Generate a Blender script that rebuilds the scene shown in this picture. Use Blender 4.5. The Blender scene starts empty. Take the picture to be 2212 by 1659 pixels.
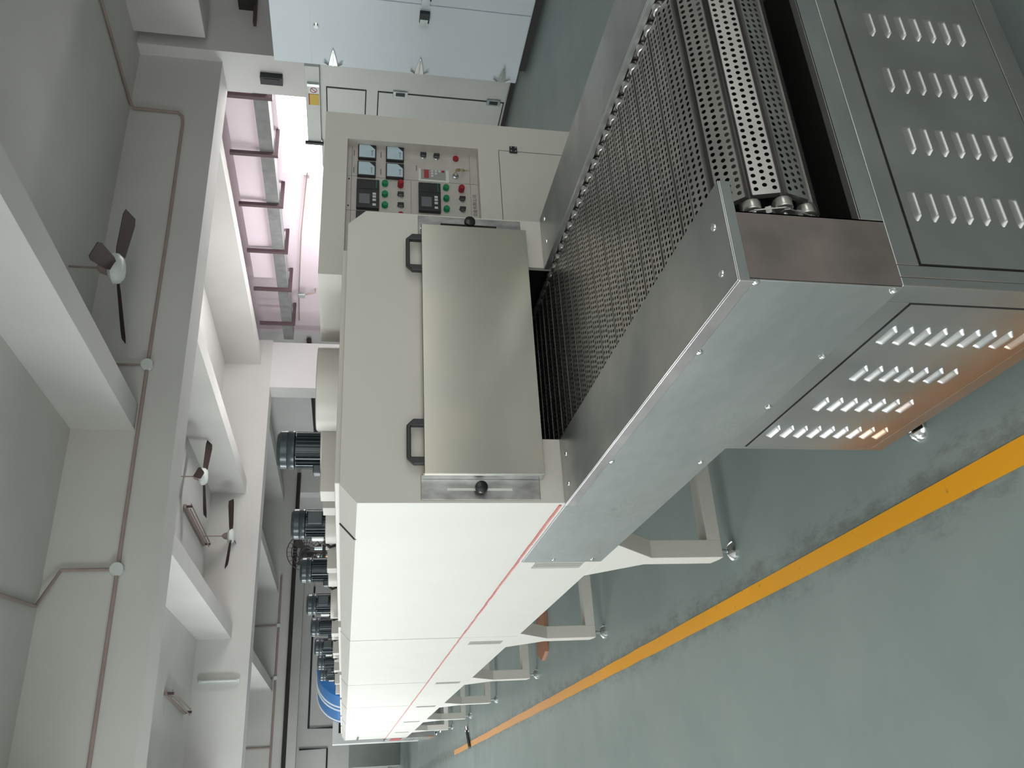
import bpy, bmesh, math, random
from mathutils import Vector, Matrix
random.seed(7)
S = bpy.context.scene
COL = S.collection
PI = math.pi

# ------------------------------------------------------------------ camera
cd = bpy.data.cameras.new('camera')
cam = bpy.data.objects.new('camera', cd)
COL.objects.link(cam)
R = [(0.89952488, -0.43606831, 0.02644659), (-0.05811691, -0.17944317, -0.98205019), (0.43298662, 0.88184158, -0.18675654)]
rt, dn, fw = [Vector(r) for r in R]           # upright right / down / forward
# the photograph lies on its side: image right = upright down, image up = upright right
xa, ya, za = dn, rt, -fw
cam.matrix_world = Matrix(((xa.x, ya.x, za.x, 0), (xa.y, ya.y, za.y, 0), (xa.z, ya.z, za.z, 1.6), (0, 0, 0, 1)))
cd.sensor_fit = 'HORIZONTAL'; cd.sensor_width = 36.0
cd.lens = 1799.11 / 2212 * 36.0
cd.clip_start = 0.05; cd.clip_end = 200
S.camera = cam

# ------------------------------------------------------------------ world, light, exposure
S.view_settings.view_transform = 'Standard'
S.view_settings.look = 'None'
S.view_settings.gamma = 1
S.view_settings.use_curve_mapping = False
S.view_settings.exposure = 1.8
w = bpy.data.worlds.new('overcast'); S.world = w; w.use_nodes = True
bg = w.node_tree.nodes['Background']
bg.inputs[0].default_value = (0.93, 0.96, 0.93, 1); bg.inputs[1].default_value = 0.42

def area(name, loc, size, size_y, power, direction, color=(1, 1, 1)):
    l = bpy.data.lights.new(name, 'AREA'); l.shape = 'RECTANGLE'; l.size = size; l.size_y = size_y
    l.energy = power; l.color = color
    o = bpy.data.objects.new(name, l); COL.objects.link(o); o.location = loc
    o.rotation_euler = Vector(direction).to_track_quat('-Z', 'Y').to_euler()
    return o
# daylight through the window band of the left wall (long side of each light along Y)
for i, (yy, pw) in enumerate(((3.0, 84), (11.5, 172), (19.5, 100), (28.0, 120))):
    area('window_light', (-5.6, yy, 2.9), 1.5, 6.0, pw, (1, 0, 0.30), (0.93, 0.98, 1.0))
# daylight through the loading opening on the right; the lamps after it are added
area('opening_light', (9.75, 9.8, 1.6), 2.4, 2.4, 12, (-1, 0.15, 0.05), (1, 0.98, 0.98))
area('rear_fill', (-1.9, -3.9, 2.0), 6.2, 3.7, 17, (0.12, 1, 0.02), (1.0, 0.99, 0.95))  # added fill behind the camera for front-facing surfaces, no source seen
area('hood_reflection_fill', (4.75, -3.9, 1.8), 4.5, 1.6, 7, (0, 1, -0.1), (1.0, 0.98, 0.92))  # added lamp for the hood steel to reflect, no window seen there
area('pink_wall_fill', (9.15, 12.4, 0.6), 0.4, 6.0, 88, (0.1, 0, 1), (1, 0.97, 0.99))  # added lamp aimed upward to brighten the pink wall

# ------------------------------------------------------------------ materials
def new_mat(name):
    m = bpy.data.materials.new(name); m.use_nodes = True
    return m, m.node_tree, m.node_tree.nodes['Principled BSDF']
def mat(name, color, rough=0.5, metal=0.0, var=0.0, scale=4.0, bump=0.0, bscale=60.0, emit=None, es=0, spec=None, color2=None, stretch=None, rvar=0.0):
    m, nt, b = new_mat(name)
    b.inputs['Base Color'].default_value = (*color, 1); b.inputs['Roughness'].default_value = rough
    b.inputs['Metallic'].default_value = metal
    if spec is not None: b.inputs['Specular IOR Level'].default_value = spec
    N, L = nt.nodes.new, nt.links.new
    tc = N('ShaderNodeTexCoord')
    src = tc.outputs['Object']
    if stretch:
        mp = N('ShaderNodeMapping'); mp.inputs['Scale'].default_value = stretch; L(src, mp.inputs[0]); src = mp.outputs[0]
    if var > 0 or color2:
        n = N('ShaderNodeTexNoise'); n.inputs['Scale'].default_value = scale; n.inputs['Detail'].default_value = 3; n.inputs['Roughness'].default_value = 0.5
        L(src, n.inputs['Vector'])
        cr = N('ShaderNodeValToRGB')
        c2 = color2 or tuple(max(0, c * (1 - var)) for c in color)
        cr.color_ramp.elements[0].position = 0.32; cr.color_ramp.elements[0].color = (*c2, 1)
        cr.color_ramp.elements[1].position = 0.68; cr.color_ramp.elements[1].color = (*color, 1)
        L(n.outputs[0], cr.inputs[0]); L(cr.outputs[0], b.inputs['Base Color'])
        if rvar > 0:
            mr = N('ShaderNodeMapRange'); mr.inputs[3].default_value = rough + rvar; mr.inputs[4].default_value = max(0.05, rough - rvar)
            mr.inputs[1].default_value = 0.3; mr.inputs[2].default_value = 0.7
            L(n.outputs[0], mr.inputs[0]); L(mr.outputs[0], b.inputs['Roughness'])
    if bump > 0:
        n2 = N('ShaderNodeTexNoise'); n2.inputs['Scale'].default_value = bscale; n2.inputs['Detail'].default_value = 3
        L(src, n2.inputs['Vector'])
        bp = N('ShaderNodeBump'); bp.inputs['Strength'].default_value = bump; bp.inputs['Distance'].default_value = 0.01
        L(n2.outputs[0], bp.inputs['Height']); L(bp.outputs[0], b.inputs['Normal'])
    if emit:
        b.inputs['Emission Color'].default_value = (*emit, 1); b.inputs['Emission Strength'].default_value = es
    return m
M = {}
M['plaster'] = mat('plaster', (0.61, 0.60, 0.57), 0.85, var=0.10, scale=0.8, bump=0.08, bscale=30)
M['wall'] = mat('wall_plaster', (0.72, 0.71, 0.69), 0.85, var=0.10, scale=0.7)
M['pink'] = mat('pink_plaster', (0.80, 0.68, 0.73), 0.8, var=0.06, scale=1.0)
M['paint'] = mat('cream_paint', (0.67, 0.65, 0.60), 0.42, var=0.03, scale=3, bump=0.06, bscale=400)
M['bluewhite'] = mat('blue_white_paint', (0.78, 0.85, 0.90), 0.4, var=0.04, scale=2)
M['cabwhite'] = mat('grey_white_paint', (0.72, 0.73, 0.70), 0.45, var=0.04, scale=3, bump=0.04, bscale=300)
M['steel'] = mat('brushed_steel', (0.50, 0.51, 0.50), 0.34, 0.85, color2=(0.33, 0.35, 0.345), scale=3.2, stretch=(1, 1, 2.2), rvar=0.10)
M['steel_dark'] = mat('belt_steel', (0.60, 0.58, 0.555), 0.30, 0.9, color2=(0.46, 0.455, 0.44), scale=9)
M['steel_hood'] = mat('hood_steel', (0.56, 0.54, 0.46), 0.25, 0.95, color2=(0.45, 0.46, 0.44), scale=2.5)
M['steel_front'] = mat('smudged_reflection_steel', (0.46, 0.36, 0.345), 0.38, 0.8, color2=(0.22, 0.20, 0.19), scale=5)  # pink cast is a reflection put into the colour; dark tone is smudges
M['steel_lip'] = mat('lip_steel', (0.56, 0.52, 0.52), 0.30, 0.85, color2=(0.40, 0.37, 0.37), scale=6)  # lighter pinkish copy of the steel, reflected light put into the colour
M['steel_plate'] = mat('streaked_steel', (0.46, 0.46, 0.45), 0.36, 0.9, color2=(0.26, 0.26, 0.26), scale=14, stretch=(2, 1, 1))
M['chrome'] = mat('chrome', (0.8, 0.82, 0.82), 0.12, 1.0)
M['zinc'] = mat('zinc', (0.55, 0.62, 0.62), 0.22, 1.0, var=0.2, scale=20)
M['iron'] = mat('dark_iron', (0.06, 0.055, 0.055), 0.5, 0.6)
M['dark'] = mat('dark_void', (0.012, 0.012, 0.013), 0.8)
M['black'] = mat('black_plastic', (0.018, 0.02, 0.024), 0.32)
M['blackrub'] = mat('black_rubber', (0.02, 0.02, 0.02), 0.6)
M['motor'] = mat('motor_grey_green', (0.055, 0.074, 0.082), 0.24, 0.1, var=0.15, scale=30)
M['red'] = mat('red_sealant', (0.55, 0.10, 0.11), 0.55, color2=(0.62, 0.25, 0.22), scale=6)
M['knobblack'] = mat('knob_black', (0.008, 0.010, 0.010), 0.28)
M['green_btn'] = mat('green_button', (0.002, 0.16, 0.06), 0.3, emit=(0.0, 0.30, 0.10), es=0.02)
M['red_btn'] = mat('red_button', (0.33, 0.008, 0.018), 0.3)
M['panel'] = mat('aluminium_panel', (0.56, 0.53, 0.50), 0.45, 0.25, var=0.10, scale=20)
M['meter'] = mat('meter_face', (0.52, 0.66, 0.74), 0.35, var=0.06, scale=40)
M['screen'] = mat('grey_screen', (0.15, 0.16, 0.18), 0.2)
M['key'] = mat('white_key', (0.60, 0.60, 0.62), 0.5)
M['brass'] = mat('brass', (0.50, 0.42, 0.25), 0.3, 0.9)
M['white'] = mat('white_enamel', (0.80, 0.82, 0.82), 0.3)
M['wood'] = mat('brown_wood', (0.42, 0.20, 0.12), 0.6, var=0.3, scale=8, stretch=(1, 12, 1))
M['blade'] = mat('fan_blade_brown', (0.05, 0.032, 0.027), 0.6, spec=0.2)
M['fanhub'] = mat('fan_hub_white', (0.62, 0.66, 0.62), 0.4)
M['conduit'] = mat('conduit_pipe', (0.36, 0.28, 0.25), 0.6, var=0.15, scale=8)
M['concrete'] = mat('grey_concrete', (0.22, 0.225, 0.22), 0.85, var=0.25, scale=6)
M['bracket'] = mat('rusty_bracket', (0.09, 0.055, 0.06), 0.6)
M['blue'] = mat('blue_paint', (0.02, 0.15, 0.42), 0.35, var=0.1, scale=6)
M['yellowlab'] = mat('yellow_label', (0.72, 0.50, 0.08), 0.5)
M['redlab'] = mat('red_label', (0.38, 0.04, 0.04), 0.5)
M['orange'] = mat('orange_lens', (0.90, 0.25, 0.02), 0.4)
M['text'] = mat('dark_print', (0.16, 0.15, 0.16), 0.6)
M['groove'] = mat('seam_dark', (0.03, 0.03, 0.03), 0.7)
M['aisle'] = mat('grey_green_equipment', (0.33, 0.36, 0.33), 0.5, var=0.1, scale=3)
M['ventgrey'] = mat('vent_grey', (0.36, 0.35, 0.32), 0.5)
M['sky'] = mat('daylight_outside', (1, 1, 1), 0.9, emit=(1.0, 0.98, 1.0), es=1.6)
M['tube'] = mat('lamp_tube', (0.75, 0.76, 0.74), 0.3)

# rust on the louvred side doors
def rusty_steel():
    m = mat('louvre_steel', (0.46, 0.465, 0.455), 0.30, 0.85, color2=(0.33, 0.335, 0.33), scale=3.5)
    nt = m.node_tree; N, L = nt.nodes.new, nt.links.new
    b = nt.nodes['Principled BSDF']; old = b.inputs['Base Color'].links[0].from_socket
    g = N('ShaderNodeNewGeometry'); n = N('ShaderNodeTexNoise'); n.inputs['Scale'].default_value = 5; n.inputs['Detail'].default_value = 5
    L(g.outputs['Position'], n.inputs['Vector'])
    sp = N('ShaderNodeSeparateXYZ'); L(g.outputs['Position'], sp.inputs[0])
    mr = N('ShaderNodeMapRange'); mr.inputs[1].default_value = 0.36; mr.inputs[2].default_value = 0.17; L(sp.outputs['Z'], mr.inputs[0])
    mu = N('ShaderNodeMath'); mu.operation = 'MULTIPLY'; L(mr.outputs[0], mu.inputs[0]); L(n.outputs[0], mu.inputs[1])
    r2 = N('ShaderNodeMapRange'); r2.inputs[1].default_value = 0.18; r2.inputs[2].default_value = 0.55; r2.inputs[4].default_value = 0.75; L(mu.outputs[0], r2.inputs[0])
    lx = N('ShaderNodeMath'); lx.operation = 'LESS_THAN'; lx.inputs[1].default_value = 0.83; L(sp.outputs['X'], lx.inputs[0])
    m3 = N('ShaderNodeMath'); m3.operation = 'MULTIPLY'; L(lx.outputs[0], m3.inputs[0]); L(r2.outputs[0], m3.inputs[1])
    mx = N('ShaderNodeMix'); mx.data_type = 'RGBA'; L(m3.outputs[0], mx.inputs[0]); L(old, mx.inputs[6]); mx.inputs[7].default_value = (0.50, 0.27, 0.14, 1)
    L(mx.outputs[2], b.inputs['Base Color'])
    return m
M['louvre'] = rusty_steel()

def floor_mat():
    m, nt, b = new_mat('painted_concrete_floor'); N, L = nt.nodes.new, nt.links.new
    g = N('ShaderNodeNewGeometry')
    def noise(scale, detail, rough=0.6, vec=None):
        n = N('ShaderNodeTexNoise'); n.inputs['Scale'].default_value = scale; n.inputs['Detail'].default_value = detail; n.inputs['Roughness'].default_value = rough
        L(vec or g.outputs['Position'], n.inputs['Vector']); return n.outputs[0]
    def ramp(s, p0, c0, p1, c1):
        r = N('ShaderNodeValToRGB'); r.color_ramp.elements[0].position = p0; r.color_ramp.elements[0].color = (*c0, 1)
        r.color_ramp.elements[1].position = p1; r.color_ramp.elements[1].color = (*c1, 1); L(s, r.inputs[0]); return r.outputs[0]
    def mix(f, a, c):
        x = N('ShaderNodeMix'); x.data_type = 'RGBA'
        L(f, x.inputs[0]); L(a, x.inputs[6])
        if isinstance(c, tuple): x.inputs[7].default_value = (*c, 1)
        else: L(c, x.inputs[7])
        return x.outputs[2]
    base = ramp(noise(1.1, 8, 0.65), 0.3, (0.265, 0.325, 0.31), 0.7, (0.345, 0.40, 0.385))
    # fine specks
    sp = ramp(noise(70, 2), 0.72, (0, 0, 0), 0.76, (1, 1, 1))
    base = mix(sp, base, (0.40, 0.42, 0.40))
    # worn stains beside the yellow line: distance from the line x = .699-.0143*(y-1.6)
    s = N('ShaderNodeSeparateXYZ'); L(g.outputs['Position'], s.inputs[0])
    my = N('ShaderNodeMath'); my.operation = 'MULTIPLY_ADD'; my.inputs[1].default_value = 0.0160; L(s.outputs['Y'], my.inputs[0]); L(s.outputs['X'], my.inputs[2])
    d = N('ShaderNodeMath'); d.operation = 'SUBTRACT'; L(my.outputs[0], d.inputs[0]); d.inputs[1].default_value = 0.70
    ab = N('ShaderNodeMath'); ab.operation = 'ABSOLUTE'; L(d.outputs[0], ab.inputs[0])
    near = N('ShaderNodeMapRange'); near.inputs[1].default_value = 0.03; near.inputs[2].default_value = 0.34; near.inputs[3].default_value = 1; near.inputs[4].default_value = 0; L(ab.outputs[0], near.inputs[0])
    mp = N('ShaderNodeMapping'); mp.inputs['Scale'].default_value = (1.0, 0.45, 1); L(g.outputs['Position'], mp.inputs[0])
    st = noise(14, 10, 0.8, mp.outputs[0])
    mu = N('ShaderNodeMath'); mu.operation = 'MULTIPLY'; L(near.outputs[0], mu.inputs[0]); L(st, mu.inputs[1])
    f = ramp(mu.outputs[0], 0.38, (0, 0, 0), 0.56, (0.75, 0.75, 0.75))
    base = mix(f, base, (0.16, 0.17, 0.155))
    # a few broad dark smears
    f2 = ramp(noise(0.7, 3, 0.5), 0.62, (0, 0, 0), 0.75, (0.6, 0.6, 0.6))
    base = mix(f2, base, (0.22, 0.255, 0.24))
    L(base, b.inputs['Base Color'])
    rr = N('ShaderNodeMapRange'); rr.inputs[3].default_value = 0.30; rr.inputs[4].default_value = 0.52; L(noise(3, 5), rr.inputs[0]); L(rr.outputs[0], b.inputs['Roughness'])
    bp = N('ShaderNodeBump'); bp.inputs['Strength'].default_value = 0.05; L(noise(25, 3), bp.inputs['Height']); L(bp.outputs[0], b.inputs['Normal'])
    return m
M['floor'] = floor_mat()

def line_mat():
    m, nt, b = new_mat('yellow_floor_paint'); N, L = nt.nodes.new, nt.links.new
    g = N('ShaderNodeNewGeometry'); s = N('ShaderNodeSeparateXYZ'); L(g.outputs['Position'], s.inputs[0])
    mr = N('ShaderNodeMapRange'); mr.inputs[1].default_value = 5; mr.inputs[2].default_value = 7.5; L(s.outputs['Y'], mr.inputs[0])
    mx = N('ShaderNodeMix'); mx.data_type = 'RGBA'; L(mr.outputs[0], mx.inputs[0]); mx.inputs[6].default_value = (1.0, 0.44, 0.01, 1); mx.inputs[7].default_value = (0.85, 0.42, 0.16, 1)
    n = N('ShaderNodeTexNoise'); n.inputs['Scale'].default_value = 22; n.inputs['Detail'].default_value = 6; L(g.outputs['Position'], n.inputs['Vector'])
    r = N('ShaderNodeValToRGB'); r.color_ramp.elements[0].position = 0.66; r.color_ramp.elements[1].position = 0.72; r.color_ramp.elements[1].color = (0.6, 0.6, 0.6, 1); L(n.outputs[0], r.inputs[0])
    m2 = N('ShaderNodeMix'); m2.data_type = 'RGBA'; L(r.outputs[0], m2.inputs[0]); L(mx.outputs[2], m2.inputs[6]); m2.inputs[7].default_value = (0.30, 0.16, 0.05, 1)
    L(m2.outputs[2], b.inputs['Base Color']); b.inputs['Roughness'].default_value = 0.45
    return m
M['line'] = line_mat()

# ------------------------------------------------------------------ mesh helpers
class MB:
    def __init__(s): s.v = []; s.f = []
    def add(s, vs, fs):
        k = len(s.v); s.v += [tuple(v) for v in vs]; s.f += [tuple(i + k for i in f) for f in fs]; return s
    def box(s, x0, x1, y0, y1, z0, z1):
        x0, x1 = min(x0, x1), max(x0, x1); y0, y1 = min(y0, y1), max(y0, y1); z0, z1 = min(z0, z1), max(z0, z1)
        v = [(x0, y0, z0), (x1, y0, z0), (x1, y1, z0), (x0, y1, z0), (x0, y0, z1), (x1, y0, z1), (x1, y1, z1), (x0, y1, z1)]
        return s.add(v, [(0, 3, 2, 1), (4, 5, 6, 7), (0, 1, 5, 4), (1, 2, 6, 5), (2, 3, 7, 6), (3, 0, 4, 7)])
    def prism(s, poly, a, b, axis):
        """poly: list of 2-D points in the plane across `axis`, extruded from a to b"""
        def P(p, t):
            if axis == 'y': return (p[0], t, p[1])
            if axis == 'x': return (t, p[0], p[1])
            return (p[0], p[1], t)
        n = len(poly); v = [P(p, a) for p in poly] + [P(p, b) for p in poly]
        return s.add(v, [tuple(range(n))[::-1], tuple(range(n, 2 * n))] + [(i, (i + 1) % n, n + (i + 1) % n, n + i) for i in range(n)])
    def cyl(s, p0, p1, r0, r1=None, n=20, cap=True):
        r1 = r0 if r1 is None else r1
        p0, p1 = Vector(p0), Vector(p1); d = (p1 - p0).normalized()
        a = d.orthogonal().normalized(); b = d.cross(a)
        v = [p0 + (a * math.cos(2 * PI * i / n) + b * math.sin(2 * PI * i / n)) * r0 for i in range(n)]
        v += [p1 + (a * math.cos(2 * PI * i / n) + b * math.sin(2 * PI * i / n)) * r1 for i in range(n)]
        f = [(i, (i + 1) % n, n + (i + 1) % n, n + i) for i in range(n)]
        if cap: f += [tuple(range(n))[::-1], tuple(range(n, 2 * n))]
        return s.add(v, f)
    def lathe(s, prof, c, n=32, axis=(0, 0, 1)):
        """prof: (radius, height) from bottom to top round point c"""
        ax = Vector(axis).normalized(); a = ax.orthogonal().normalized(); b = ax.cross(a); c = Vector(c)
        v = []
        for r, h in prof:
            v += [c + ax * h + (a * math.cos(2 * PI * i / n) + b * math.sin(2 * PI * i / n)) * max(r, 1e-4) for i in range(n)]
        f = []
        for k in range(len(prof) - 1):
            f += [(k * n + i, k * n + (i + 1) % n, (k + 1) * n + (i + 1) % n, (k + 1) * n + i) for i in range(n)]
        f += [tuple(range(n))[::-1], tuple(range((len(prof) - 1) * n, len(prof) * n))]
        return s.add(v, f)
    def tube(s, pts, r, n=10):
        pts = [Vector(p) for p in pts]
        rings = []; up = None
        for i, p in enumerate(pts):
            d = (pts[min(i + 1, len(pts) - 1)] - pts[max(i - 1, 0)]).normalized()
            if up is None: up = d.orthogonal().normalized()
            a = (up - d * up.dot(d)).normalized(); up = a; b = d.cross(a)
            rings += [p + (a * math.cos(2 * PI * k / n) + b * math.sin(2 * PI * k / n)) * r for k in range(n)]
        m = len(pts); f = []
        for i in range(m - 1):
            f += [(i * n + k, i * n + (k + 1) % n, (i + 1) * n + (k + 1) % n, (i + 1) * n + k) for k in range(n)]
        f += [tuple(range(n))[::-1], tuple(range((m - 1) * n, m * n))]
        return s.add(rings, f)
    def build(s, name, m, parent=None, bevel=0.0, smooth=False, seg=2):
        me = bpy.data.meshes.new(name)
        off = root_loc(parent)
        me.from_pydata([(x - off[0], y - off[1], z - off[2]) for x, y, z in s.v], [], s.f)
        me.materials.append(m)
        bm = bmesh.new(); bm.from_mesh(me); bmesh.ops.recalc_face_normals(bm, faces=bm.faces)
        if bevel <= 0 and not smooth: pass
        bm.to_mesh(me); bm.free()
        o = bpy.data.objects.new(name, me); COL.objects.link(o)
        if parent: o.parent = parent
        if smooth:
            for p in me.polygons: p.use_smooth = True
            es = o.modifiers.new('edges', 'EDGE_SPLIT'); es.split_angle = math.radians(38)
        if bevel > 0:
            b = o.modifiers.new('bevel', 'BEVEL'); b.width = bevel; b.segments = seg; b.limit_method = 'ANGLE'; b.angle_limit = math.radians(30)
        return o
def root_loc(p):
    if p is None: return (0, 0, 0)
    while p.parent: p = p.parent
    return tuple(p.location)
def tag(o, label=None, cat=None, group=None, kind=None):
    if label: o['label'] = label
    if cat: o['category'] = cat
    if group: o['group'] = group
    if kind: o['kind'] = kind
    return o
def thing(name, label, cat, loc=(0, 0, 0), group=None):
    o = bpy.data.objects.new(name, None); COL.objects.link(o); o.location = loc; o.empty_display_size = 0.1
    return tag(o, label, cat, group)
def struct(name, mb, m, label=None, bevel=0.0):
    o = mb.build(name, m, None, bevel); o['kind'] = 'structure'
    if label: o['label'] = label
    return o
def kids(o): return [c for c in COL.objects if c.parent == o]
def copy_tree(o, parent=None):
    ch = kids(o)
    c = o.copy(); COL.objects.link(c)
    if parent: c.parent = parent
    for k in ch: copy_tree(k, c)
    return c
def arc(cx, cy, r, a0, a1, n):
    return [(cx + r * math.cos(math.radians(a0 + (a1 - a0) * i / n)), cy + r * math.sin(math.radians(a0 + (a1 - a0) * i / n))) for i in range(n + 1)]

# ================================================================== BUILDING
f = struct('floor', MB().box(-12, 16, -4, 36, -0.1, 0), M['floor'], 'grey-green painted concrete floor of the hall')
pl = []
ln = MB()
ys = [-2.0] + [1.6 + 0.25 * i for i in range(48)]
xl = lambda y: 0.655 - 0.0157 * (y - 1.6)
left, right = [], []
for y in ys:
    j = 0 if y < 4 else random.uniform(-0.003, 0.003)
    left.append((xl(y) - 0.030 + j, y)); right.append((xl(y) + 0.037 + j, y))
for i in range(len(ys) - 1):
    a, b, c, d = left[i], right[i], right[i + 1], left[i + 1]
    k = len(ln.v)
    ln.v += [(a[0], a[1], 0.0015), (b[0], b[1], 0.0015), (c[0], c[1], 0.0015), (d[0], d[1], 0.0015)]
    ln.f.append((k, k + 1, k + 2, k + 3))
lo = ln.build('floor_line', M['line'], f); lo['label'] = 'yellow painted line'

ZS = 4.26
ZN = 4.11
struct('ceiling', MB().box(-6.2, 12, 7.8, 34.3, ZS, ZS + 0.15).box(-6.2, 12, -4.0, 7.8, ZN, ZS + 0.15), M['plaster'], 'pale concrete ceiling slab')
# transverse beams
struct('trim_1', MB().box(-6, 7.8, 7.55, 8.02, 3.205, ZS), M['plaster'], 'nearest wide transverse ceiling beam carrying a conduit')
struct('trim_2', MB().box(-6, 8.9, 16.3, 16.8, 3.32, ZS), M['plaster'], 'second transverse ceiling beam')
struct('trim_3', MB().box(-6, 9.4, 25.6, 26.1, 3.25, ZS), M['plaster'], 'third transverse ceiling beam with black pipe')
struct('trim_4', MB().box(-6, 9.4, 32.6, 33.1, 3.25, ZS), M['plaster'], 'farthest transverse ceiling beam')
# longitudinal beams
n = 5
def lbeam(x0, x1, y0, y1, z0):
    global n
    struct('trim_%d' % n, MB().box(x0, x1, y0, y1, z0, ZS), M['plaster'], 'longitudinal ceiling beam'); n += 1
lbeam(3.134, 3.38, -0.5, 7.55, 3.564)
lbeam(-0.6, -0.34, -0.5, 7.55, 3.564)
lbeam(7.8, 8.3, 2.0, 7.22, 3.35)
for x0, z0 in ((2.69, 3.66), (5.46, 3.62), (8.30, 3.54), (-0.1, 3.66)):
    lbeam(x0, x0 + 0.26, 8.02, 16.3, z0)
for x0 in (2.75, 5.5, 8.3):
    lbeam(x0, x0 + 0.26, 16.8, 25.6, 3.62)
for x0 in (2.75, 5.5, 8.3):
    lbeam(x0, x0 + 0.26, 26.1, 32.6, 3.62)
# columns
struct('trim_30', MB().box(7.80, 9.6, 7.39, 8.0, 0, ZS), M['wall'], 'white square column at the nearest beam')
struct('trim_31', MB().box(7.78, 8.85, 16.3, 16.8, 0, 3.32), M['wall'], 'white square column at the second beam')
struct('trim_32', MB().box(8.6, 9.4, 25.6, 26.1, 0, 3.25), M['wall'], 'column at the third beam')
# walls
wr = MB()
wr.box(9.4, 9.6, 11.4, 16.8, 0, ZS)
wr.box(9.4, 9.6, 8.5, 11.4, 2.85, ZS)
struct('wall_right', wr, M['pink'], 'pink plastered side wall beyond the columns')
struct('wall_right', MB().box(9.4, 9.6, 16.8, 34, 0, ZS), M['wall'], 'off-white side wall farther down the hall')
struct('wall_right', MB().box(9.6, 12, 8.15, 8.3, 0, ZS), M['wall'], 'grey-white cross wall right of the first column')
struct('trim_33', MB().box(9.0, 9.4, 8.5, 14.0, 3.10, 3.52), M['pink'], 'pink lintel above the concrete ledge')
struct('trim_34', MB().box(8.93, 9.2, 8.5, 16.3, 2.90, 3.10), M['concrete'], 'grey concrete ledge carried on brackets')
struct('wall_right', MB().box(9.6, 9.8, -4, 8.15, 0, ZS), M['wall'], 'added unseen side wall that darkens the nearest bay')  # added out of view to keep sky light off the near slab
struct('back_light_screen', MB().box(-6.2, -5, -4.2, -4, 0, ZS).box(1.2, 2.5, -4.2, -4, 0, ZS).box(7, 9.8, -4.2, -4, 0, ZS).box(2.5, 7, -4.2, -4, 0, 1).box(2.5, 7, -4.2, -4, 2.6, ZS).box(-5, 1.2, -4.2, -4, 3.9, ZS), M['wall'], 'added wall behind the viewer, its openings shaped for light from behind')  # added out of view: dims the near bay, openings let the fill through
struct('wall_far', MB().box(-6, 9.6, 34.0, 34.2, 0, ZS), M['wall'], 'far end wall of the hall')
wl = MB()
wl.box(-6.2, -6, -4.0, 34, 0, 1.0); wl.box(-6.2, -6, -4.0, 34, 3.4, ZS)
yy = -4.0
for a, b in ((0, 6), (8.5, 14.5), (16.5, 22.5), (25, 31)):
    wl.box(-6.2, -6, yy, a, 1.0, 3.4); yy = b
wl.box(-6.2, -6, yy, 34, 1.0, 3.4)
struct('wall_left', wl, M['wall'], 'left wall with a band of windows')
for i, (a, b) in enumerate(((0, 6), (8.5, 14.5), (16.5, 22.5), (25, 31))):
    fr = MB()
    for k in range(5):
        y = a + (b - a) * k / 4; fr.box(-6.13, -6.07, y - 0.025, y + 0.025, 1.0, 3.4)
    for z in (1.02, 2.6, 3.38): fr.box(-6.13, -6.07, a, b, z - 0.02, z + 0.02)
    struct('window_%d' % (i + 1), fr, M['white'], 'window frame in the left wall')
# glowing panel standing in for the bright outdoors seen through the right opening
struct('daylight_panel', MB().box(11.2, 11.3, 8.31, 14, 0, ZS), M['sky'], 'glowing panel standing in for daylight outside the loading opening')

# brackets under the ledge
b0 = None
for i, y in enumerate((10.39, 11.64, 12.97, 14.25, 15.57, 9.2)):
    if b0 is None:
        b0 = thing('ledge_bracket', '', 'bracket', (8.9, y, 2.87), 'steel brackets under the concrete ledge')
        MB().box(8.87, 8.93, y - 0.03, y + 0.03, 2.87, 3.54).build('hanger', M['bracket'], b0)
        MB().box(8.87, 9.4, y - 0.03, y + 0.03, 2.83, 2.89).build('arm', M['bracket'], b0)
        o = b0
    else:
        o = copy_tree(b0); o.location = (8.9, y, 2.87)
    o['label'] = ['rusty L-shaped bracket on the ledge, nearest one fully seen beside the bright opening',
                  'rusty L-shaped ledge bracket, second along from the bright opening',
                  'rusty L-shaped ledge bracket in the middle of the row',
                  'rusty L-shaped ledge bracket, second from the far column',
                  'rusty L-shaped ledge bracket nearest the far column',
                  'rusty ledge bracket tucked behind the first column and beam'][i]

# conduits
def conduit(pts, r, label, m='conduit', branches=(), boxes=()):
    t = thing('conduit', label, 'pipe', pts[0]); MB().tube(pts, r, 8).build('pipe', M[m], t, smooth=True)
    for bp, br_, bm_ in branches: MB().tube(bp, br_, 8).build('branch_pipe', M[bm_], t, smooth=True)
    for b in boxes: MB().cyl((b[0], b[1] - 0.03, b[2]), (b[0], b[1] + 0.02, b[2]), 0.055, n=16).build('junction_box', M['fanhub'], t)
conduit([(7.20, 3.0, ZN - 0.02), (6.98, 7.48, ZN - 0.02), (6.96, 7.525, ZN - 0.05), (6.95, 7.525, 3.60), (6.90, 7.525, 3.55), (6.8, 7.525, 3.535), (5.36, 7.525, 3.525), (2.93, 7.525, 3.53), (0.31, 7.525, 3.525), (-5.9, 7.525, 3.525)], 0.016,
        'thin brown conduit with round junction boxes along the face of the nearest beam',
        branches=(([(3.79, 7.52, 3.53), (3.79, 7.52, ZN - 0.03), (3.87, 5.0, ZN - 0.02)], 0.011, 'conduit'),
                  ([(1.84, 7.52, 3.53), (1.84, 7.52, 3.97), (1.53, 7.45, ZN - 0.02), (1.42, 6.2, ZN - 0.02)], 0.015, 'conduit')),
        boxes=((3.79, 7.52, 3.53), (1.84, 7.52, 3.53)))
conduit([(6.0, 25.57, 3.55), (-5.9, 25.57, 3.55)], 0.03, 'brown conduit with three risers along the face of the third beam',
        branches=[([(x, 25.57, 3.55), (x, 25.57, ZS - 0.05)], 0.025, 'conduit') for x in (4.55, 3.1, 1.3)], boxes=((4.55, 25.56, 3.55), (3.1, 25.56, 3.55)))
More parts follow.
